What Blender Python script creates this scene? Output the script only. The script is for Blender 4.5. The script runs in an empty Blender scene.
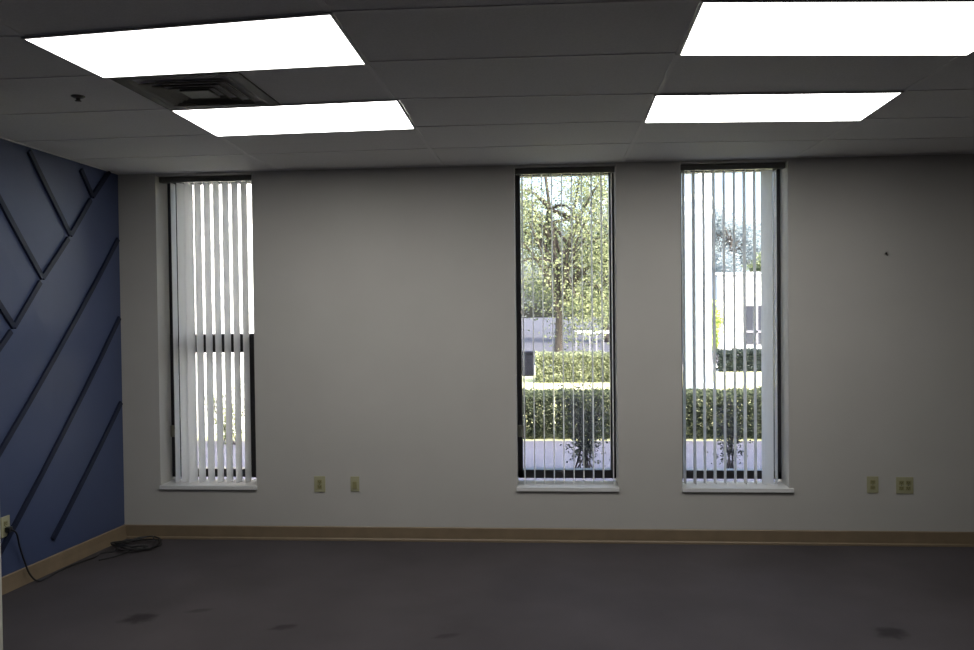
import bpy, bmesh, math, random
from mathutils import Vector, Matrix, noise
random.seed(11)
S = bpy.context.scene
COL = S.collection
PI = math.pi
HC = 2.742            # ceiling height
WT = 0.33             # thickness of the window wall

# ------------------------------------------------------------------ helpers
class MB:
    """collects simple shapes, builds ONE mesh object"""
    def __init__(s): s.v = []; s.f = []; s.smooth = []
    def add(s, vs, fs, sm=False):
        n = len(s.v); s.v += [tuple(v) for v in vs]
        s.f += [tuple(i + n for i in f) for f in fs]; s.smooth += [sm] * len(fs)
    def box(s, x0, x1, y0, y1, z0, z1, M=None):
        vs = [Vector((x, y, z)) for z in (z0, z1) for y in (y0, y1) for x in (x0, x1)]
        if M: vs = [M @ v for v in vs]
        s.add(vs, [(0, 2, 3, 1), (4, 5, 7, 6), (0, 1, 5, 4), (2, 6, 7, 3), (0, 4, 6, 2), (1, 3, 7, 5)])
    def bbox(s, x0, x1, y0, y1, z0, z1, b=0.004, M=None):
        """bevelled box"""
        bm = bmesh.new(); bmesh.ops.create_cube(bm, size=1)
        for v in bm.verts:
            v.co = Vector(((x0 + x1) / 2 + v.co.x * (x1 - x0), (y0 + y1) / 2 + v.co.y * (y1 - y0), (z0 + z1) / 2 + v.co.z * (z1 - z0)))
        bmesh.ops.bevel(bm, geom=bm.edges[:], offset=b, segments=2, affect='EDGES', profile=0.6)
        bm.verts.index_update()
        s.add([(M @ v.co) if M else v.co for v in bm.verts], [[v.index for v in f.verts] for f in bm.faces]); bm.free()
    def prism(s, pts, d):
        """polygon pts extruded by vector d"""
        n = len(pts); d = Vector(d); P = [Vector(p) for p in pts]
        s.add(P + [p + d for p in P], [tuple(range(n))[::-1], tuple(range(n, 2 * n))] + [(i, (i + 1) % n, n + (i + 1) % n, n + i) for i in range(n)])
    def tube(s, path, r, seg=8, cap=True):
        P = [Vector(p) for p in path]; n = len(P); R = r if isinstance(r, (list, tuple)) else [r] * n
        vs = []; fs = []; up = None
        for i, p in enumerate(P):
            t = (P[min(i + 1, n - 1)] - P[max(i - 1, 0)]).normalized()
            if up is None: up = t.orthogonal().normalized()
            up = (up - t * up.dot(t)); up = up.normalized() if up.length > 1e-6 else t.orthogonal().normalized()
            w = t.cross(up)
            for k in range(seg):
                a = 2 * PI * k / seg; vs.append(p + (up * math.cos(a) + w * math.sin(a)) * R[i])
        for i in range(n - 1):
            for k in range(seg):
                k2 = (k + 1) % seg; fs.append((i * seg + k, i * seg + k2, (i + 1) * seg + k2, (i + 1) * seg + k))
        if cap: fs += [tuple(range(seg))[::-1], tuple(range((n - 1) * seg, n * seg))]
        s.add(vs, fs, True)
    def lathe(s, prof, seg=20, M=None):
        vs = []; fs = []
        for r, z in prof:
            for k in range(seg):
                a = 2 * PI * k / seg; v = Vector((r * math.cos(a), r * math.sin(a), z)); vs.append(M @ v if M else v)
        for i in range(len(prof) - 1):
            for k in range(seg):
                k2 = (k + 1) % seg; fs.append((i * seg + k, i * seg + k2, (i + 1) * seg + k2, (i + 1) * seg + k))
        fs += [tuple(range(seg))[::-1], tuple(range((len(prof) - 1) * seg, len(prof) * seg))]
        s.add(vs, fs, True)
    def leaf(s, p, size, rnd=random):
        """one small folded leaf, random attitude"""
        a = Vector((rnd.gauss(0, 1), rnd.gauss(0, 1), rnd.gauss(0, .7))).normalized()
        b = a.orthogonal().normalized(); b.rotate(Matrix.Rotation(rnd.uniform(0, 2 * PI), 3, a)); c = a.cross(b)
        L = size * rnd.uniform(.7, 1.3); W = L * .32
        s.add([p - a * L * .5, p + b * W + c * W * .35, p + a * L * .5, p - b * W + c * W * .35], [(0, 1, 2), (0, 2, 3)])
    def build(s, name, mat, parent=None, bevel=0):
        me = bpy.data.meshes.new(name); me.from_pydata(s.v, [], s.f); me.update()
        for i, sm in enumerate(s.smooth):
            if sm: me.polygons[i].use_smooth = True
        o = bpy.data.objects.new(name, me); COL.objects.link(o)
        if mat: me.materials.append(mat)
        if parent:
            o.parent = parent; o.matrix_parent_inverse = parent_world(parent).inverted()
        if bevel:
            m = o.modifiers.new('bevel', 'BEVEL'); m.width = bevel; m.segments = 2; m.limit_method = 'ANGLE'
        return o

def parent_world(o):
    M = Matrix.LocRotScale(o.location, o.rotation_euler, o.scale)
    return (parent_world(o.parent) @ o.matrix_parent_inverse @ M) if o.parent else M

def fix_normals(o):
    bm = bmesh.new(); bm.from_mesh(o.data); bmesh.ops.recalc_face_normals(bm, faces=bm.faces[:]); bm.to_mesh(o.data); bm.free(); return o

def tag(o, label=None, cat=None, group=None, kind=None):
    if label: o['label'] = label
    if cat: o['category'] = cat
    if group: o['group'] = group
    if kind: o['kind'] = kind
    return o

def empty(name, loc, label=None, cat=None, group=None, kind=None, rz=0):
    o = bpy.data.objects.new(name, None); COL.objects.link(o); o.location = loc; o.rotation_euler = (0, 0, rz); o.empty_display_size = .1
    return tag(o, label, cat, group, kind)

def struct(o, label=None):
    o['kind'] = 'structure'
    if label: o['label'] = label
    return o

# ------------------------------------------------------------------ materials
def mat(name, rgb, rough=.6, metal=0, noise_scale=0, noise_amt=.0, bump=0, bump_scale=200, spec=.5, rgb2=None):
    m = bpy.data.materials.new(name); m.use_nodes = True; nt = m.node_tree; N = nt.nodes; L = nt.links
    b = N['Principled BSDF']; b.inputs['Roughness'].default_value = rough; b.inputs['Metallic'].default_value = metal
    b.inputs['Specular IOR Level'].default_value = spec
    b.inputs['Base Color'].default_value = (*rgb, 1)
    tc = N.new('ShaderNodeTexCoord')
    if noise_scale:
        n = N.new('ShaderNodeTexNoise'); n.inputs['Scale'].default_value = noise_scale; n.inputs['Detail'].default_value = 5
        L.new(tc.outputs['Object'], n.inputs['Vector'])
        r = N.new('ShaderNodeValToRGB'); r.color_ramp.elements[0].position = .3; r.color_ramp.elements[1].position = .7
        c2 = rgb2 or [c * (1 - noise_amt) for c in rgb]
        r.color_ramp.elements[0].color = (*c2, 1); r.color_ramp.elements[1].color = (*rgb, 1)
        L.new(n.outputs['Fac'], r.inputs['Fac']); L.new(r.outputs['Color'], b.inputs['Base Color'])
    if bump:
        n2 = N.new('ShaderNodeTexNoise'); n2.inputs['Scale'].default_value = bump_scale; n2.inputs['Detail'].default_value = 3
        L.new(tc.outputs['Object'], n2.inputs['Vector'])
        bp = N.new('ShaderNodeBump'); bp.inputs['Strength'].default_value = bump; bp.inputs['Distance'].default_value = .004
        L.new(n2.outputs['Fac'], bp.inputs['Height']); L.new(bp.outputs['Normal'], b.inputs['Normal'])
    return m

def leaf_mat(name, c1, c2, trans=.35):
    m = bpy.data.materials.new(name); m.use_nodes = True; nt = m.node_tree; N = nt.nodes; L = nt.links
    N.remove(N['Principled BSDF']); out = N['Material Output']
    g = N.new('ShaderNodeNewGeometry'); r = N.new('ShaderNodeValToRGB')
    r.color_ramp.elements[0].color = (*c1, 1); r.color_ramp.elements[1].color = (*c2, 1)
    L.new(g.outputs['Random Per Island'], r.inputs['Fac'])
    d = N.new('ShaderNodeBsdfDiffuse'); t = N.new('ShaderNodeBsdfTranslucent'); mx = N.new('ShaderNodeMixShader'); mx.inputs[0].default_value = trans
    L.new(r.outputs['Color'], d.inputs['Color']); L.new(r.outputs['Color'], t.inputs['Color'])
    L.new(d.outputs[0], mx.inputs[1]); L.new(t.outputs[0], mx.inputs[2]); L.new(mx.outputs[0], out.inputs['Surface'])
    return m

def emit_mat(name, rgb, strength):
    m = bpy.data.materials.new(name); m.use_nodes = True; nt = m.node_tree; N = nt.nodes
    N.remove(N['Principled BSDF']); e = N.new('ShaderNodeEmission'); e.inputs['Color'].default_value = (*rgb, 1); e.inputs['Strength'].default_value = strength
    nt.links.new(e.outputs[0], N['Material Output'].inputs['Surface']); return m

def glass_mat():
    m = bpy.data.materials.new('window_glass'); m.use_nodes = True; nt = m.node_tree; N = nt.nodes; L = nt.links
    N.remove(N['Principled BSDF']); f = N.new('ShaderNodeFresnel'); f.inputs['IOR'].default_value = 1.45
    t = N.new('ShaderNodeBsdfTransparent'); t.inputs['Color'].default_value = (.93, .95, .97, 1)
    g = N.new('ShaderNodeBsdfGlossy'); g.inputs['Roughness'].default_value = .02
    mx = N.new('ShaderNodeMixShader'); L.new(f.outputs[0], mx.inputs[0]); L.new(t.outputs[0], mx.inputs[1]); L.new(g.outputs[0], mx.inputs[2])
    L.new(mx.outputs[0], N['Material Output'].inputs['Surface']); return m

def vane_mat():
    m = bpy.data.materials.new('vinyl_vane'); m.use_nodes = True; nt = m.node_tree; N = nt.nodes; L = nt.links
    b = N['Principled BSDF']; b.inputs['Base Color'].default_value = (.92, .92, .93, 1); b.inputs['Roughness'].default_value = .5
    t = N.new('ShaderNodeBsdfTranslucent'); t.inputs['Color'].default_value = (.93, .93, .92, 1)
    mx = N.new('ShaderNodeMixShader'); mx.inputs[0].default_value = .60
    L.new(b.outputs[0], mx.inputs[1]); L.new(t.outputs[0], mx.inputs[2]); L.new(mx.outputs[0], N['Material Output'].inputs['Surface']); return m

def carpet_mat():
    m = mat('carpet', (.088, .079, .084), .95, noise_scale=260, noise_amt=.35, bump=.6, bump_scale=420, spec=.1)
    nt = m.node_tree; N = nt.nodes; L = nt.links; b = N['Principled BSDF']
    base = b.inputs['Base Color'].links[0].from_socket; tc = [n for n in N if n.type == 'TEX_COORD'][0]
    # big soft wear variation
    n = N.new('ShaderNodeTexNoise'); n.inputs['Scale'].default_value = 1.3; n.inputs['Detail'].default_value = 4; L.new(tc.outputs['Object'], n.inputs['Vector'])
    mr = N.new('ShaderNodeMapRange'); mr.inputs[1].default_value = .3; mr.inputs[2].default_value = .7; mr.inputs[3].default_value = .85; mr.inputs[4].default_value = 1.15
    L.new(n.outputs['Fac'], mr.inputs[0])
    cur = mr.outputs[0]
    for (x, y, rx, ry, k) in [(-2.29, -1.58, .13, .10, .55), (-1.44, -1.67, .10, .05, .45), (1.75, -1.6, .12, .10, .5), (-2.0, -1.45, .10, .04, .3), (-.55, -1.75, .1, .04, .3)]:
        mp = N.new('ShaderNodeMapping'); mp.vector_type = 'TEXTURE'; mp.inputs['Location'].default_value = (x, y, 0); mp.inputs['Scale'].default_value = (rx, ry, 1)
        mp.inputs['Rotation'].default_value = (0, 0, .35)
        L.new(tc.outputs['Object'], mp.inputs['Vector'])
        wob = N.new('ShaderNodeTexNoise'); wob.inputs['Scale'].default_value = 1.6; L.new(mp.outputs[0], wob.inputs['Vector'])
        ln = N.new('ShaderNodeVectorMath'); ln.operation = 'LENGTH'; L.new(mp.outputs[0], ln.inputs[0])
        ad = N.new('ShaderNodeMath'); ad.operation = 'ADD'; L.new(ln.outputs['Value'], ad.inputs[0]); L.new(wob.outputs['Fac'], ad.inputs[1])
        r = N.new('ShaderNodeMapRange'); r.interpolation_type = 'SMOOTHSTEP'; r.inputs[1].default_value = .8; r.inputs[2].default_value = 1.5; r.inputs[3].default_value = 1 - k; r.inputs[4].default_value = 1
        L.new(ad.outputs[0], r.inputs[0])
        mu = N.new('ShaderNodeMath'); mu.operation = 'MULTIPLY'; L.new(cur, mu.inputs[0]); L.new(r.outputs[0], mu.inputs[1]); cur = mu.outputs[0]
    vm = N.new('ShaderNodeVectorMath'); vm.operation = 'SCALE'; L.new(base, vm.inputs[0]); L.new(cur, vm.inputs['Scale']); L.new(vm.outputs[0], b.inputs['Base Color'])
    return m

def ground_mat(name, a, b_, sc):
    return mat(name, a, .95, noise_scale=sc, rgb2=b_, spec=.1)

M_WALL = mat('greige_wall_paint', (.52, .505, .475), .75, noise_scale=2.5, noise_amt=.05, bump=.12, bump_scale=160, spec=.25)
M_TRIMW = mat('pale_trim_paint', (.55, .54, .48), .5)
M_NAVY = mat('navy_wall_paint', (.058, .080, .165), .42, noise_scale=1.2, noise_amt=.08, bump=.06, bump_scale=60, spec=.5)
M_BATT = mat('navy_batten_paint', (.012, .017, .040), .45, spec=.3)
M_TILE = mat('ceiling_tile', (.80, .79, .775), .9, noise_scale=90, noise_amt=.08, bump=.35, bump_scale=260, spec=.1)
M_TBAR = mat('ceiling_grid_metal', (.80, .79, .775), .6, spec=.2)
M_CARPET = carpet_mat()
M_BASE = mat('tan_vinyl_base', (.24, .18, .115), .5, noise_scale=9, noise_amt=.15, spec=.4)
M_BRONZE = mat('dark_bronze_aluminium', (.022, .020, .022), .4, metal=0, spec=.5)
M_SILL = mat('white_sill_paint', (.74, .74, .74), .4)
M_GLASS = glass_mat()
M_VANE = vane_mat()
M_HEAD = mat('headrail_metal', (.10, .097, .085), .45)  # dark tone stands in for the rail being backlit
M_CHAIN = mat('white_cord', (.6, .6, .6), .5)
M_DIFF = emit_mat('troffer_diffuser', (1.0, .985, .945), 10.6)
M_DIFF_DIM = emit_mat('troffer_diffuser_dim', (1.0, .985, .945), 4.6)  # front panels set weaker so the window wall darkens towards its ends
M_FRAME = mat('troffer_frame', (.55, .55, .53), .5)
M_AIR = mat('dusty_air_diffuser', (.085, .078, .060), .6)
M_AIRC = mat('air_diffuser_core', (.15, .145, .115), .6)
M_BRASS = mat('sprinkler_metal', (.10, .09, .08), .35, metal=.6)
M_IVORY = mat('ivory_plastic', (.40, .385, .245), .4)
M_IVORYD = mat('ivory_receptacle', (.29, .27, .13), .4)
M_SLOT = mat('slot_dark', (.02, .018, .01), .6)
M_BLACK = mat('black_rubber', (.012, .012, .013), .45)
M_NAIL = mat('nail_steel', (.06, .058, .055), .5, metal=.5)
M_LATCH = mat('latch_cast_metal', (.25, .24, .18), .5)

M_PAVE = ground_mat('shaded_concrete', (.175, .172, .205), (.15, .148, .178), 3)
M_LAWN = ground_mat('dry_lawn', (.62, .60, .36), (.40, .42, .20), 14)
M_PATH = ground_mat('pale_path', (.72, .70, .66), (.64, .62, .58), 3)
M_ASPH = ground_mat('asphalt', (.085, .085, .10), (.065, .065, .077), 4)
M_STUC = mat('white_stucco', (.84, .83, .80), .85, noise_scale=4, noise_amt=.04, bump=.2, bump_scale=50)
M_ROOFT = mat('grey_roof_edge', (.28, .28, .29), .7)
M_DARKW = mat('dark_window_glass', (.035, .040, .055), .15, spec=.6)
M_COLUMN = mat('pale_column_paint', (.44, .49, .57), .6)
M_UTIL = mat('grey_utility_paint', (.016, .017, .025), .8, spec=.05)
M_BARK = mat('bark', (.07, .058, .05), .9, noise_scale=12, noise_amt=.5, bump=.5, bump_scale=30)
M_TWIG = mat('dark_twig', (.045, .038, .042), .9)
M_FENCEW = mat('white_rail_paint', (.82, .82, .82), .5)
M_FENCEG = mat('grey_fence_panel', (.22, .22, .25), .7)
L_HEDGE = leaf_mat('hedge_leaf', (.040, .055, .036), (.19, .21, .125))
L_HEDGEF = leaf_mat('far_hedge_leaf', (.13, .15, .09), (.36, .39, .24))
L_HEDGED = leaf_mat('shaded_hedge_leaf', (.030, .040, .040), (.07, .085, .075))  # shade on the low hedge is put into its leaf colour
L_TREE = leaf_mat('yellow_green_leaf', (.07, .095, .055), (.42, .45, .26), .45)
L_TREE2 = leaf_mat('blue_green_leaf', (.08, .10, .10), (.30, .34, .31), .4)
L_TREE3 = leaf_mat('hazy_leaf', (.34, .40, .42), (.50, .55, .56), .5)  # distance haze put into the pale leaf colour
L_SHRUB = leaf_mat('dark_shrub_leaf', (.040, .045, .042), (.13, .14, .115), .2)
L_LIME = leaf_mat('lime_leaf', (.34, .44, .10), (.60, .68, .22), .4)
L_PALE = leaf_mat('pale_green_leaf', (.18, .22, .10), (.42, .46, .26), .4)

# ------------------------------------------------------------------ room shell
XL, XR, YB = -3.21, 7.5, -8.6
def lx(y, z):                                   # the accent wall leans out a little towards its foot
    return XL + .10 * max(y, -1.6) * (1 - z / HC)

fl = MB(); fl.box(-3.6, XR + .2, YB - .2, WT, -.10, 0); struct(fl.build('floor', M_CARPET), 'dark grey office carpet with a few stains')
ce = MB(); ce.box(-3.6, XR + .2, YB - .2, 0.0, HC, HC + .05); struct(ce.build('ceiling', M_TILE), 'suspended ceiling of grey white lay-in tiles')

# window openings in the back wall: x0, x1
OPEN = [(-2.922, -2.186), (-.243, .487), (.943, 1.690)]
Z0, Z1 = .392, 2.722
wb = MB(); xs = XL - .3
for a, b in OPEN:
    wb.box(xs, a, 0, WT, 0, HC); wb.box(a, b, 0, WT, 0, Z0 - .012); wb.box(a, b, 0, WT, Z1, HC); xs = b
wb.box(xs, XR + .2, 0, WT, 0, HC)
struct(wb.build('wall_back', M_WALL), 'greige painted wall with three tall narrow windows')

# left accent wall, as a grid following lx()
wl = MB(); ys = [0, -.4, -.8, -1.2, -1.6, YB - .2]; zs = [0, .5, 1, 1.5, 2, 2.4, HC]
V = [(lx(y, z), y, z) for z in zs for y in ys]; n = len(ys)
F = [(j * n + i, j * n + i + 1, (j + 1) * n + i + 1, (j + 1) * n + i) for j in range(len(zs) - 1) for i in range(n - 1)]
k = len(V); V2 = V + [(-3.75, y, z) for z in zs for y in ys]
F2 = F + [tuple(k + q for q in f[::-1]) for f in F]
rim = [j * n for j in range(len(zs))]; rim2 = [j * n + n - 1 for j in range(len(zs))]
for R in (rim, rim2):
    for a, b in zip(R[:-1], R[1:]): F2.append((a, b, k + b, k + a))
for i in range(n - 1):
    F2.append((i, i + 1, k + i + 1, k + i)); q = (len(zs) - 1) * n; F2.append((q + i, q + i + 1, k + q + i + 1, k + q + i))
wl.add(V2, F2); struct(fix_normals(wl.build('wall_left', M_NAVY)), 'navy blue painted accent wall')
b = MB(); b.box(XR, XR + .2, YB - .2, 0, 0, HC); struct(b.build('wall_right', M_WALL))
b = MB(); b.box(-3.6, XR, YB - .2, YB, 0, HC); struct(b.build('wall_front', M_NAVY))  # unseen wall, coloured navy to cut the bounced light
# pale end of a short return wall at the left edge of the view
b = MB(); b.bbox(-3.42, -2.726, -2.22, -2.10, 0, HC, .004); struct(b.build('wall_return', M_TRIMW), 'pale end of a short return wall')
# unseen upper wall added to shade the pavement, and the roof
b = MB(); b.box(-9, 12, 0.0, WT, HC + .05, 6.9); b.box(-9, XL - .3, 0, WT, -.1, HC + .05); b.box(XR + .2, 12, 0, WT, -.1, HC + .05); struct(b.build('wall_facade_shade', M_STUC))
b = MB(); b.box(-9, 12, YB - .3, 0, HC + .3, HC + .5); struct(b.build('roof', M_ROOFT))

# baseboards
bb = MB()
bb.prism([(XL, 0, 0), (XL, -.014, 0), (XL, -.014, .012), (XL, -.008, .020), (XL, -.008, .098), (XL, -.003, .104), (XL, 0, .104)], (XR - XL, 0, 0))
struct(fix_normals(bb.build('baseboard_back', M_BASE)), 'tan base moulding along the window wall')
bb = MB(); yy = [0, -.4, -.8, -1.2, -1.6, -2.1]
P = []
for y in yy:
    for dz, dx in [(0, 0), (0, .02), (.05, .014), (.1, .012), (.098, .012), (.105, .004), (.105, 0)]:
        P.append((lx(y, dz) + dx, y, dz))
m7 = 7; Fq = [(i * m7 + k, i * m7 + (k + 1) % m7, (i + 1) * m7 + (k + 1) % m7, (i + 1) * m7 + k) for i in range(len(yy) - 1) for k in range(m7)]
Fq += [tuple(range(m7)), tuple(range((len(yy) - 1) * m7, len(yy) * m7))]
bb.add(P, Fq); struct(fix_normals(bb.build('baseboard_left', M_BASE)), 'tan base moulding along the navy wall')

# diagonal battens on the accent wall: (y0,z0) -> (y1,z1)
BW, BT = .034, .016
MAIN = [(-.135, 2.742), (-.363, 2.525), (-.629, 2.230), (-.924, 1.930), (-1.188, 1.622), (-1.60, 1.21)]
segs = []
for i in range(5):
    a = Vector(MAIN[i]); c = Vector(MAIN[i + 1]); d = (c - a).normalized()
    segs.append((tuple(a + d * (.035 if i else 0)), tuple(c)))
segs += [((-.505, 2.69), MAIN[1]), ((-1.075, 2.71), MAIN[2]), ((-1.62, 2.68), MAIN[3]), ((-1.62, 2.07), MAIN[4])]
segs += [((-.03, 2.252), (-1.55, .585)), ((-.03, 1.665), (-1.35, .17)), ((-.03, 1.03), (-.80, .215))]
for i, (a, c) in enumerate(segs):
    a = Vector(a); c = Vector(c); d = (c - a).normalized(); nrm = Vector((-d.y, d.x)) * BW / 2
    n = 6; vs = []
    for k in range(n + 1):
        p = a.lerp(c, k / n)
        for q, dx in ((p - nrm, .0), (p - nrm, BT), (p + nrm, BT), (p + nrm, .0)):
            z = min(max(q.y, .01), HC - .002); vs.append((lx(q.x, z) + dx, q.x, z))
    fs = [(k * 4 + j, k * 4 + (j + 1) % 4, (k + 1) * 4 + (j + 1) % 4, (k + 1) * 4 + j) for k in range(n) for j in range(4)] + [(0, 1, 2, 3), (n * 4, n * 4 + 1, n * 4 + 2, n * 4 + 3)]
    g = MB(); g.add(vs, fs); struct(fix_normals(g.build('trim_%d' % (i + 1), M_BATT)), 'dark diagonal batten on the navy wall')

# ceiling grid of T-bars (the rows run a little out of true, as surveyed)
CX = [XL, -1.935, -.757, .540, 1.740, 2.93, XR]
ROW = [[-.60, -.62, -.66, -.66, -.60, -.55, -.52], [-1.20, -1.247, -1.299, -1.288, -1.188, -1.12, -1.1], [-1.84, -1.868, -1.931, -1.875, -1.791, -1.74, -1.7],
       [-2.46, -2.482, -2.549, -2.526, -2.393, -2.33, -2.3], [-3.0, -3.01, -3.137, -3.118, -3.00, -2.95, -2.9]]
for k in range(1, 9): ROW.append([y - .61 * k for y in ROW[4]])
CXO = {1: [-1.99, -1.934, -1.918, -1.940, -1.957]}
def node(r, c): return Vector((CXO[c][r] if c in CXO and r < 5 else CX[c], ROW[r][c], HC))
tb = MB()
def bar(a, c, w=.022, t=.003):
    d = (c - a).normalized(); nn = Vector((-d.y, d.x, 0)) * w / 2
    tb.prism([a - nn, c - nn, c + nn, a + nn], (0, 0, -t))
for r in range(len(ROW)):
    for c in range(len(CX) - 1): bar(node(r, c), node(r, c + 1))
for c in range(1, len(CX) - 1):
    bar(Vector((node(0, c).x, -.002, HC)), node(0, c))
    for r in range(len(ROW) - 1): bar(node(r, c), node(r + 1, c))
struct(fix_normals(tb.build('trim_13', M_TBAR)), 'metal grid bars between ceiling tiles')
# wall angle along the window wall and the accent wall
wa = MB(); wa.box(XL, XR, -.022, 0, HC - .004, HC); wa.box(XL, XL + .010, YB, 0, HC - .006, HC); struct(wa.build('trim_14', M_TBAR))

# ------------------------------------------------------------------ ceiling lights
def troffer(q, label, dm=None):
    """q: four ceiling corners near-left, near-right, far-right, far-left"""
    q = [Vector((x, y, HC)) for x, y in q]; c = sum(q, Vector()) / 4
    t = empty('ceiling_light', c, label, 'ceiling light', 'flat panel lights in the ceiling grid')
    def inset(k, z): return [Vector((p.x + (c.x - p.x) * k / abs(c.x - p.x), p.y + (c.y - p.y) * k / abs(c.y - p.y), z)) for p in q]
    a = inset(-.009, HC - .001); b_ = inset(-.009, HC - .010); e = inset(.001, HC - .010); f = inset(.001, HC - .004)
    m = MB(); vs = a + b_ + e + f; fs = []
    for s in range(3):
        for k in range(4): fs.append((s * 4 + k, s * 4 + (k + 1) % 4, (s + 1) * 4 + (k + 1) % 4, (s + 1) * 4 + k))
    m.add(vs, fs); fix_normals(m.build('frame', M_FRAME, t))
    d = MB(); g = inset(.001, HC - .009); d.prism(g, (0, 0, .006)); fix_normals(d.build('diffuser', dm or M_DIFF, t))
    return t
troffer([(-1.957, -3.005), (-.752, -3.137), (-.760, -2.549), (-1.940, -2.482)], 'glowing ceiling panel light at left, nearest the camera, left of the plain tiles', M_DIFF_DIM)
troffer([(-1.916, -1.868), (-.739, -1.931), (-.757, -1.299), (-1.934, -1.247)], 'glowing ceiling panel light closest to the leftmost window and the dark air diffuser')
troffer([(.533, -3.118), (1.74, -3.0), (1.746, -2.393), (.548, -2.526)], 'large glowing ceiling panel light at upper right, cut off by the picture edge', M_DIFF_DIM)
troffer([(.533, -1.875), (1.727, -1.791), (1.752, -1.188), (.547, -1.288)], 'glowing ceiling panel light in front of the rightmost window')

# air diffuser
t = empty('air_diffuser', (-1.64, -2.19, HC), 'dark dusty square air diffuser in the ceiling between the two left panel lights', 'air vent')
x0, x1, y0, y1 = -1.925, -1.335, -2.478, -1.895
def ring(m, k0, z0, k1, z1):
    A = [(x0 + k0, y0 + k0, z0), (x1 - k0, y0 + k0, z0), (x1 - k0, y1 - k0, z0), (x0 + k0, y1 - k0, z0)]
    B = [(x0 + k1, y0 + k1, z1), (x1 - k1, y0 + k1, z1), (x1 - k1, y1 - k1, z1), (x0 + k1, y1 - k1, z1)]
    m.add(A + B, [(k, (k + 1) % 4, 4 + (k + 1) % 4, 4 + k) for k in range(4)])
m = MB(); ring(m, 0, HC - .001, 0, HC - .008); ring(m, 0, HC - .008, .05, HC - .008); ring(m, .05, HC - .008, .075, HC - .001); m.build('frame', M_AIR, t)
m = MB()
for k in (.09, .135, .18): ring(m, k, HC - .016, k + .030, HC - .002); ring(m, k, HC - .016, k + .004, HC - .018)
m.build('louvre', M_AIR, t)
m = MB(); m.bbox(x0 + .225, x1 - .225, y0 + .225, y1 - .225, HC - .018, HC - .008, .002); m.build('core', M_AIRC, t)

# sprinkler head
t = empty('sprinkler_head', (-2.241, -2.167, HC), 'small dark sprinkler head on the ceiling left of the panel lights', 'sprinkler')
Mx = Matrix.Translation((-2.241, -2.167, HC))
m = MB(); m.lathe([(.0, .003), (.032, .003), (.032, -.004), (.020, -.010), (.0, -.010)], 20, Mx); m.build('escutcheon', M_BRASS, t)
m = MB(); m.lathe([(.0, -.010), (.010, -.010), (.010, -.016), (.006, -.022), (.0, -.022)], 12, Mx); m.build('body', M_BRASS, t)
m = MB(); m.lathe([(.0, -.022), (.015, -.022), (.015, -.025), (.0, -.025)], 16, Mx); m.build('deflector', M_BRASS, t)

# ------------------------------------------------------------------ windows
YF, YG = .195, .235     # frame front, glass plane
def window(n, x0, x1, split=False, latch=None):
    w = empty('window_%d' % n, ((x0 + x1) / 2, .2, Z0), ['tall narrow window at left near the navy wall, divided by a crossbar', 'tall narrow window in the middle with leafy tree outside', 'tall narrow window at right with white column outside'][n - 1], None, None, 'structure')
    fw = .037; zb = Z0 + .036
    m = MB()
    m.box(x0, x0 + (.086 if split else fw), YF, .275, zb, Z1)
    if split: m.box(x1 - .012, x1, YF, .275, 1.46, Z1); m.box(x1 - .135, x1, YF - .02, .275, zb, 1.530); m.box(x0, x0 + .092, YF - .004, .275, zb, 1.530)
    else: m.box(x1 - fw, x1, YF, .275, zb, Z1)
    m.box(x0, x1, YF, .275, Z1 - .035, Z1); m.box(x0, x1, YF, .275, zb, zb + .062)
    m.build('window_frame', M_BRONZE, w, .003)
    m = MB(); m.box(x0 + .01, x1 - .01, YG, YG + .006, zb + .02, Z1 - .02); m.build('glass_pane', M_GLASS, w)
    if split:
        m = MB(); m.box(x0 + .012, x1 - .012, YF + .004, .27, 1.388, 1.530); m.build('crossbar', M_BRONZE, w, .003)
    m = MB(); m.box(x0 - .0, x1, 0, YF + .03, Z0 - .012, Z0 + .012); m.build('window_stool', M_SILL, w)
    m = MB(); m.bbox(x0 - .004, x1 + (.030 if n == 3 else .006), -.018, .012, Z0 - .018, Z0 + .012, .004); m.build('window_sill', M_SILL, w)
    if latch:
        m = MB(); m.bbox(latch - .0, latch + .055, YF - .03, YF, .74, .83, .008); m.bbox(latch + .018, latch + .036, YF - .055, YF - .02, .755, .80, .005); m.build('latch', M_LATCH, w)
    return w
window(1, *OPEN[0], split=True, latch=-2.92)
window(2, *OPEN[1], latch=-.243)
window(3, *OPEN[2])

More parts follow.
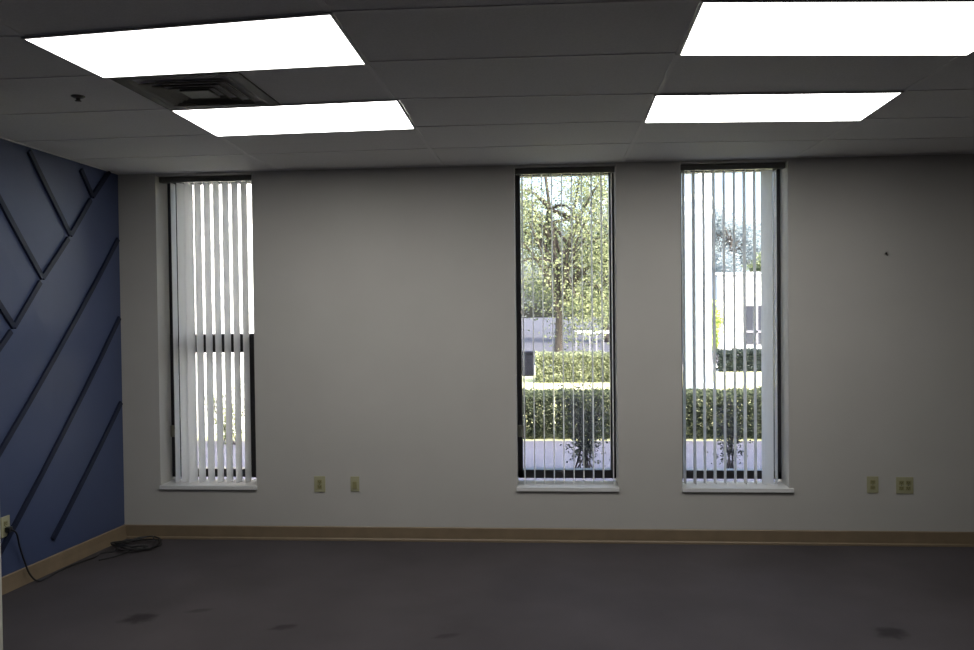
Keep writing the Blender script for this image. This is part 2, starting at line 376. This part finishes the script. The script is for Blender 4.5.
# vertical blinds: each vane is a slightly curved strip hanging from a headrail
def vane_mesh():
    m = MB(); W = .089; n = 6; zt, zb = 2.672, Z0 + .022; vs = []
    for z in (zb, zt):
        for s in (0, .0011):
            for k in range(n + 1):
                u = k / n - .5; vs.append((.006 * (1 - 4 * u * u) - .003 + s, u * W, z))
    q = n + 1; fs = []
    for k in range(n):
        fs += [(k, k + 1, 2 * q + k + 1, 2 * q + k), (q + k + 1, q + k, 3 * q + k, 3 * q + k + 1), (k + 1, k, q + k, q + k + 1), (2 * q + k, 2 * q + k + 1, 3 * q + k + 1, 3 * q + k)]
    fs += [(0, 2 * q, 3 * q, q), (n, q + n, 3 * q + n, 2 * q + n)]
    m.add(vs, fs, False); o = fix_normals(m.build('vane', M_VANE)); me = o.data; bpy.data.objects.remove(o); return me
VANE = vane_mesh()
def blind(x0, x1, vanes, label):
    t = empty('vertical_blind', ((x0 + x1) / 2, .078, Z1), label, 'vertical blind', 'vertical blinds in the three windows')
    m = MB(); m.bbox(x0 + .006, x1 - .006, .050, .104, 2.678, Z1 - .002, .004); m.build('headrail', M_HEAD, t)
    for i, (x, rz) in enumerate(vanes):
        o = bpy.data.objects.new('vane', VANE); COL.objects.link(o); o.parent = t; o.matrix_parent_inverse = parent_world(t).inverted()
        o.location = (x, .078, 0); o.rotation_euler = (0, 0, rz)
    return t
R = math.radians
v1 = [(-2.820, R(2)), (-2.757, R(-24)), (-2.700, R(-20))] + [(-2.630 + .0715 * i, R(-10 + random.uniform(-2, 2))) for i in range(6)]
blind(*OPEN[0], v1, 'vertical blind with half closed white vanes in the window beside the navy wall')
v2 = [(-.187 + .0718 * i, R(random.uniform(-3, 3))) for i in range(10)]
blind(*OPEN[1], v2, 'vertical blind with open vanes in the middle window, tree foliage behind it')
v3 = [(.975 + .0718 * i, R(random.uniform(-2, 4))) for i in range(8)] + [(1.562, R(50)), (1.624, R(-4))]
blind(*OPEN[2], v3, 'vertical blind in the rightmost window, one vane turned flat at its right side')

# ------------------------------------------------------------------ outlets, nail, cord
def plate(x, z, w, h, label, kind, M=None, cat='outlet'):
    """wall plate; local frame: x along the wall, y out of the wall (negative), z up"""
    M = M or Matrix.Translation((x, 0, z))
    t = empty('wall_outlet', M.translation, label, cat, 'ivory outlet plates')
    m = MB(); m.bbox(-w / 2, w / 2, -.007, 0, -h / 2, h / 2, .003, M); m.build('plate', M_IVORY, t)
    gangs = 2 if kind == 'double' else 1
    for g in range(gangs):
        cx = (g - .5) * .046 if gangs == 2 else 0
        if kind == 'jack':
            m = MB(); m.bbox(-.015, .015, -.014, -.006, -.035, .02, .002, M); m.build('jack', M_IVORYD, t)
            continue
        for s in (1, -1):
            m = MB(); m.bbox(cx - .0165, cx + .0165, -.010, -.006, s * .0195 - .014, s * .0195 + .014, .003, M); rc = m.build('receptacle', M_IVORYD, t)
            m = MB()
            for dx in (-.006, .006): m.box(cx + dx - .0012, cx + dx + .0012, -.0106, -.0098, s * .0195 - .002, s * .0195 + .007, M)
            m.box(cx - .002, cx + .002, -.0106, -.0098, s * .0195 - .009, s * .0195 - .005, M); m.build('slot', M_SLOT, rc)
        m = MB(); m.lathe([(.0, 0), (.003, 0), (.003, .0015), (0, .0015)], 10, M @ Matrix.Translation((cx, -.007, 0)) @ Matrix.Rotation(PI / 2, 4, 'X')); m.build('screw', M_NAIL, t)
    return t
plate(-1.704, .418, .085, .118, 'ivory duplex outlet plate low on wall, first right of the leftmost window', 'duplex')
plate(-1.440, .420, .066, .112, 'narrow ivory jack plate low on wall, second right of the leftmost window', 'jack')
plate(2.262, .432, .080, .118, 'single ivory outlet plate right of the rightmost window', 'duplex')
plate(2.480, .428, .118, .118, 'wide two gang ivory outlet plate farthest right on the window wall', 'double')
ML = Matrix.Translation((lx(-1.222, .41), -1.222, .41)) @ Matrix.Rotation(PI / 2, 4, 'Z')
plate(0, 0, .080, .125, 'ivory outlet plate on the navy wall with a black cord plugged in', 'duplex', ML)

m = MB(); m.tube([(2.351, .004, 2.055), (2.351, -.012, 2.052), (2.351, -.022, 2.056)], [.003, .003, .0035], 8)
m.lathe([(.0, 0), (.008, 0), (.008, .003), (0, .003)], 12, Matrix.Translation((2.351, -.021, 2.056)) @ Matrix.Rotation(PI / 2, 4, 'X'))
tag(m.build('nail', M_NAIL), 'small dark nail sticking out of the wall right of the rightmost window', 'nail')

def smooth_path(P, n=10):
    P = [Vector(p) for p in P]; out = []
    for i in range(len(P) - 1):
        p0, p1, p2, p3 = P[max(i - 1, 0)], P[i], P[i + 1], P[min(i + 2, len(P) - 1)]
        for k in range(n):
            u = k / n; out.append(.5 * ((2 * p1) + (p2 - p0) * u + (2 * p0 - 5 * p1 + 4 * p2 - p3) * u * u + (3 * p1 - p0 - 3 * p2 + p3) * u ** 3))
    out.append(P[-1]); return out
t = empty('power_cord', (-3.0, -.3, 0), 'black power cord running from the navy wall outlet to a coil on the carpet', 'cord')
px = lx(-1.2, .39)
m = MB(); m.bbox(px + .011, px + .040, -1.240, -1.205, .375, .408, .006); m.build('plug', M_BLACK, t)
rr = .0055
path = [(px + .036, -1.222, .392), (px + .052, -1.19, .36), (px + .03, -1.13, .26), (px + .03, -1.09, .165), (px + .05, -1.06, .06), (px + .075, -1.0, rr), (-3.235, -.80, rr), (-3.205, -.62, rr), (-3.165, -.50, rr), (-3.17, -.40, rr), (-3.10, -.36, rr)]
cx, cy = -3.005, -.225
for k in range(34):
    a = -2.3 + k * .62; r = .15 + .035 * math.sin(k * 1.7) + .02 * math.sin(k * .61)
    path.append((cx + 1.0 * r * math.cos(a) + .012 * math.sin(k), cy + .85 * r * math.sin(a), rr + .0035 * (k // 4) + .010 * (1 + math.sin(k * 1.3))))
path += [(-2.98, -.38, rr + .01), (-3.03, -.47, rr), (-3.10, -.56, rr)]
m = MB(); m.tube(smooth_path(path, 7), rr, 8); m.build('cable', M_BLACK, t)

# ------------------------------------------------------------------ outdoors
GZ = -.10
def slab(name, x0, x1, y0, y1, z, mt, lab):
    b = MB(); b.box(x0, x1, y0, y1, z - .1, z); struct(b.build(name, mt), lab)
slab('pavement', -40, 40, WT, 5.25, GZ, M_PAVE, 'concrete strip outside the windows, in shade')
slab('lawn', -40, 40, 5.25, 17.3, GZ, M_LAWN, 'dry sunlit lawn beyond the hedges')
slab('path', -40, 40, 17.3, 20.5, GZ, M_PATH, 'pale path beyond the lawn')
slab('road', -90, 90, 20.5, 160, GZ, M_ASPH, 'grey parking lot in the distance')

def hedge(x0, x1, y0, y1, h, mt, n, size, label, seed, group='clipped hedges outside'):
    rnd = random.Random(seed); t = empty('hedge', ((x0 + x1) / 2, (y0 + y1) / 2, GZ), label, 'hedge', group)
    m = MB()
    def top(x): return h + .035 * noise.noise((x * 3.1, seed, 0))
    for _ in range(n):
        x = rnd.uniform(x0, x1); y = rnd.uniform(y0, y1); z = rnd.uniform(.03, 1) * top(x)
        s = rnd.random()
        if s < .45: y = y0 + abs(rnd.gauss(0, .06)) - .03 + .06 * noise.noise((x * 5, z * 5, seed))
        elif s < .75: z = top(x) + rnd.gauss(0, .025)
        m.leaf(Vector((x, y, GZ + z)), size, rnd)
    m.build('foliage', mt, t)
    k = max(3, int((x1 - x0) / .3))
    for i in range(k):
        m = MB(); x = x0 + (i + .5) * (x1 - x0) / k; y = (y0 + y1) / 2; q = Vector((x + rnd.uniform(-.05, .05), y, GZ + h * .4))
        m.tube([(x, y, GZ), q], .014, 6)
        for _ in range(4): m.tube([q - Vector((0, 0, .05)), (x + rnd.uniform(-.14, .14), y + rnd.uniform(-.2, .2), GZ + h * rnd.uniform(.6, .9))], [.008, .003], 5)
        m.build('stem', M_TWIG, t)
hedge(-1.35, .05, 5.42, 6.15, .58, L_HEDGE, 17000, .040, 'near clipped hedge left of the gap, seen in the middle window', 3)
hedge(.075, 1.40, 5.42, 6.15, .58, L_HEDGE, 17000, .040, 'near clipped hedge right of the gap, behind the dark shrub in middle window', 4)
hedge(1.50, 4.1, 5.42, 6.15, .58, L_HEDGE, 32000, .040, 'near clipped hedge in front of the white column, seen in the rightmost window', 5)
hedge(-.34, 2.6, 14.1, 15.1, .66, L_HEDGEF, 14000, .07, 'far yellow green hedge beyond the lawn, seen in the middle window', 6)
hedge(4.66, 8.6, 17.2, 18.1, .54, L_HEDGED, 14000, .075, 'dark low hedge in front of the white building', 7)

def shrub(x, y, h, w, label, seed, mt, nl, size, stems=9, group='shrubs outside', lean=.5):
    rnd = random.Random(seed); t = empty('shrub', (x, y, GZ), label, 'shrub', group)
    m = MB(); tips = []
    for i in range(stems):
        a = rnd.uniform(0, 2 * PI); e = rnd.uniform(.2, 1) * w / 2
        b0 = Vector((x + rnd.uniform(-.2, .2) * w, y + rnd.uniform(-.2, .2) * w, GZ)); p = [b0, Vector((x + .35 * e * math.cos(a), y + .35 * e * math.sin(a), GZ + h * .35)), Vector((x + e * math.cos(a), y + e * math.sin(a), GZ + h * rnd.uniform(.65, 1)))]
        P = smooth_path(p, 4); m.tube(P, [.009 - .006 * k / (len(P) - 1) for k in range(len(P))], 6); tips += P[3:]
        for _ in range(3):
            q = P[rnd.randrange(3, len(P))]; r = q + Vector((rnd.uniform(-.14, .14), rnd.uniform(-.14, .14), rnd.uniform(.02, .16))); m.tube([q, r], [.005, .002], 5); tips.append(r)
    m.build('stem', M_TWIG, t)
    m = MB()
    for _ in range(nl):
        q = rnd.choice(tips); m.leaf(q + Vector((rnd.gauss(0, .07), rnd.gauss(0, .07), rnd.gauss(0, .07))), size, rnd)
    m.build('foliage', mt, t)
shrub(.36, 3.0, .92, .62, 'dark twiggy shrub on the shaded pavement outside the middle window', 21, L_SHRUB, 2200, .032, 14)
shrub(1.92, 3.0, .86, .26, 'thin dark shrub on the shaded pavement outside the rightmost window', 22, L_SHRUB, 700, .032, 7)
shrub(5.55, 22.6, 1.9, .75, 'lime green shrub against the white building wall', 23, L_LIME, 1800, .09, 9)
shrub(-4.38, 5.0, .72, .75, 'pale green shrub outside the leftmost window in front of white wall', 24, L_PALE, 900, .04, 10)

def tree(x, y, h, crown_z, rx, rz, label, seed, mt, nclump, nleaf, size, tr=.16, group='trees outside'):
    rnd = random.Random(seed); t = empty('tree', (x, y, GZ), label, 'tree', group)
    m = MB(); top = Vector((x + rnd.uniform(-.2, .2), y, GZ + crown_z + rz * .3))
    P = smooth_path([Vector((x, y, GZ)), Vector((x + .06, y, GZ + crown_z * .5)), top], 5); m.tube(P, [tr * (1 - .65 * k / (len(P) - 1)) for k in range(len(P))], 10)
    centers = []
    for _ in range(nclump):
        while True:
            v = Vector((rnd.uniform(-1, 1), rnd.uniform(-1, 1), rnd.uniform(-1, 1)))
            if .25 < v.length < 1: break
        centers.append(Vector((x + v.x * rx, y + v.y * rx, GZ + crown_z + v.z * rz)))
    for c in centers:
        a = P[rnd.randrange(4, len(P))]; mid = a.lerp(c, .5) + Vector((0, 0, .15 * rx)); m.tube(smooth_path([a, mid, c], 4), [.05 * tr / .16] * 4 + [.03 * tr / .16] * 4 + [.012], 6)
    m.build('trunk', M_BARK, t)
    m = MB(); cr = rx * .34
    for c in centers:
        for _ in range(nleaf):
            m.leaf(c + Vector((rnd.gauss(0, cr * .55), rnd.gauss(0, cr * .55), rnd.gauss(0, cr * .42))), size, rnd)
    m.build('foliage', mt, t)
tree(.25, 19.2, 7.5, 3.9, 2.3, 3.0, 'yellow green leafy tree filling the middle window', 31, L_TREE, 44, 520, .088)
tree(-6.4, 25, 8, 4.6, 2.6, 3.2, 'second leafy tree, left of the tree filling the middle window', 36, L_TREE, 30, 200, .14)
tree(3.0, 38, 11, 5.4, 3.4, 4.2, 'blue green tree standing behind the yellow green tree', 32, L_TREE2, 40, 260, .17, .22)
tree(-4.4, 49, 12, 5.8, 4.2, 4.6, 'distant blue green tree behind the left side of the yellow green tree', 33, L_TREE2, 36, 220, .22, .25)
tree(14.2, 60, 10.5, 6.0, 2.7, 3.9, 'pale hazy tall tree behind the white building', 34, L_TREE3, 44, 520, .19, .12)
tree(14.6, 50, 6.0, 3.7, 1.3, 1.8, 'small greener tree behind the right end of the white building', 35, L_PALE, 24, 300, .17, .14)
tree(7.2, 56, 8, 4.5, 3.0, 3.2, 'pale hazy low tree behind the white column', 37, L_TREE3, 26, 90, .34, .25)

# white square column outside the right window, with two grey bands near its top
t = empty('column', (3.27, 12.5, GZ), 'tall white square column standing behind the near hedge', 'column', rz=R(38))
MC = Matrix.Translation((3.27, 12.5, 0)) @ Matrix.Rotation(R(38), 4, 'Z')
m = MB(); m.bbox(-.205, .205, -.205, .205, GZ, 7.2, .012, MC); m.build('shaft', M_COLUMN, t)
m = MB(); m.bbox(-.235, .235, -.235, .235, GZ, GZ + .16, .012, MC); m.build('base', M_COLUMN, t)
for z in (3.72, 4.02):
    m = MB(); m.bbox(-.218, .218, -.218, .218, z, z + .10, .006, MC); m.build('band', M_FENCEW, t)

# white building beyond the parking lot
t = empty('building', (11, 29, GZ), 'low white building with dark windows, seen in the rightmost window', 'building', 'white buildings outside')
m = MB(); m.box(6.38, 17, 26, 33, GZ, 2.90); m.build('wall', M_STUC, t)
m = MB(); m.bbox(6.30, 17.1, 25.92, 33.1, 2.90, 2.99, .02); m.build('roof_edge', M_FENCEW, t)
for x in (7.42, 9.6, 11.6):
    m = MB(); m.box(x, x + .86, 25.93, 26.02, .28, 1.72); w = m.build('window', M_DARKW, t)
    m = MB(); m.box(x + .36, x + .44, 25.90, 25.95, .28, 1.72); m.box(x, x + .86, 25.90, 25.95, .70, .78); m.build('mullion', M_FENCEG, w)
# white building added to fill the left window with brightness, turned towards the sun
MBd = Matrix.Translation((-4.9, 5.75, 0)) @ Matrix.Rotation(R(24), 4, 'Z')
t = empty('building', MBd @ Vector((-2, 2, GZ)), 'tall white wall added to look bright outside the leftmost window', 'building', 'white buildings outside', rz=R(24))
m = MB(); m.box(-6, 1.9, 0, 4, GZ, 7.6, MBd); m.build('wall', M_STUC, t)
m = MB(); m.box(-6.1, 2.0, -.1, 4.1, 7.6, 7.75, MBd); m.build('roof_edge', M_ROOFT, t)

# dark utility box and the white-topped railing
t = empty('utility_box', (-.60, 16.3, GZ), 'dark grey utility box left of the far hedge', 'utility box')
m = MB(); m.bbox(-.82, -.42, 16.1, 16.5, GZ, .50, .02); m.build('cabinet', M_UTIL, t)
m = MB(); m.bbox(-.85, -.39, 16.07, 16.53, .50, .55, .015); m.build('lid', M_UTIL, t)
t = empty('railing', (1.7, 23.5, GZ), 'white railing behind the far hedge, under the tree', 'railing')
m = MB(); m.bbox(.9, 3.4, 23.46, 23.54, .80, .90, .01); m.build('top_rail', M_FENCEW, t)
m = MB(); m.bbox(.9, 3.4, 23.48, 23.52, .05, .12, .008); m.build('bottom_rail', M_FENCEG, t)
for i in range(11):
    x = .95 + i * .24; m = MB(); m.box(x - .025, x + .025, 23.48, 23.52, GZ, .80); m.build('baluster', M_FENCEG, t)

# ------------------------------------------------------------------ light
W = bpy.data.worlds.new('sky'); S.world = W; W.use_nodes = True; nt = W.node_tree
bg = nt.nodes['Background']; sky = nt.nodes.new('ShaderNodeTexSky'); sky.sky_type = 'NISHITA'; sky.sun_disc = False
sun_dir = Vector((.52, -.52, .68)).normalized()
sky.sun_elevation = math.asin(sun_dir.z); sky.sun_rotation = math.atan2(sun_dir.x, sun_dir.y); sky.air_density = 1.0; sky.dust_density = 6.0; sky.ozone_density = 1.0
nt.links.new(sky.outputs[0], bg.inputs['Color']); bg.inputs['Strength'].default_value = 1.1
sl = bpy.data.lights.new('sun', 'SUN'); sl.energy = 8.0; sl.angle = R(.6); sl.color = (1, .96, .88)
so = bpy.data.objects.new('sun', sl); COL.objects.link(so); so.rotation_euler = (-sun_dir).to_track_quat('-Z', 'Y').to_euler()

# ------------------------------------------------------------------ camera
yaw, pitch, roll = .07481, .019, -.01123
f_px = 828.325
cam = bpy.data.cameras.new('camera'); cam.sensor_fit = 'HORIZONTAL'; cam.sensor_width = 36; cam.lens = f_px / 974 * 36; cam.clip_start = .05; cam.clip_end = 400
co = bpy.data.objects.new('camera', cam); COL.objects.link(co)
fw = Vector((-math.sin(yaw) * math.cos(pitch), math.cos(yaw) * math.cos(pitch), -math.sin(pitch)))
r = Vector((math.cos(yaw), math.sin(yaw), 0)); u = r.cross(fw)
r2 = r * math.cos(roll) + u * math.sin(roll); u2 = -r * math.sin(roll) + u * math.cos(roll)
co.matrix_world = Matrix(((r2.x, u2.x, -fw.x, 0), (r2.y, u2.y, -fw.y, -6.00213), (r2.z, u2.z, -fw.z, 1.6978), (0, 0, 0, 1)))
S.camera = co
vs = S.view_settings; S.display_settings.display_device = 'sRGB'
vs.view_transform = 'Standard'; vs.look = 'None'; vs.exposure = 0; vs.gamma = 1; vs.use_curve_mapping = False
S.cycles.use_denoising = True; S.cycles.max_bounces = 10; S.cycles.diffuse_bounces = 6; S.cycles.transparent_max_bounces = 16; S.cycles.sample_clamp_indirect = 6
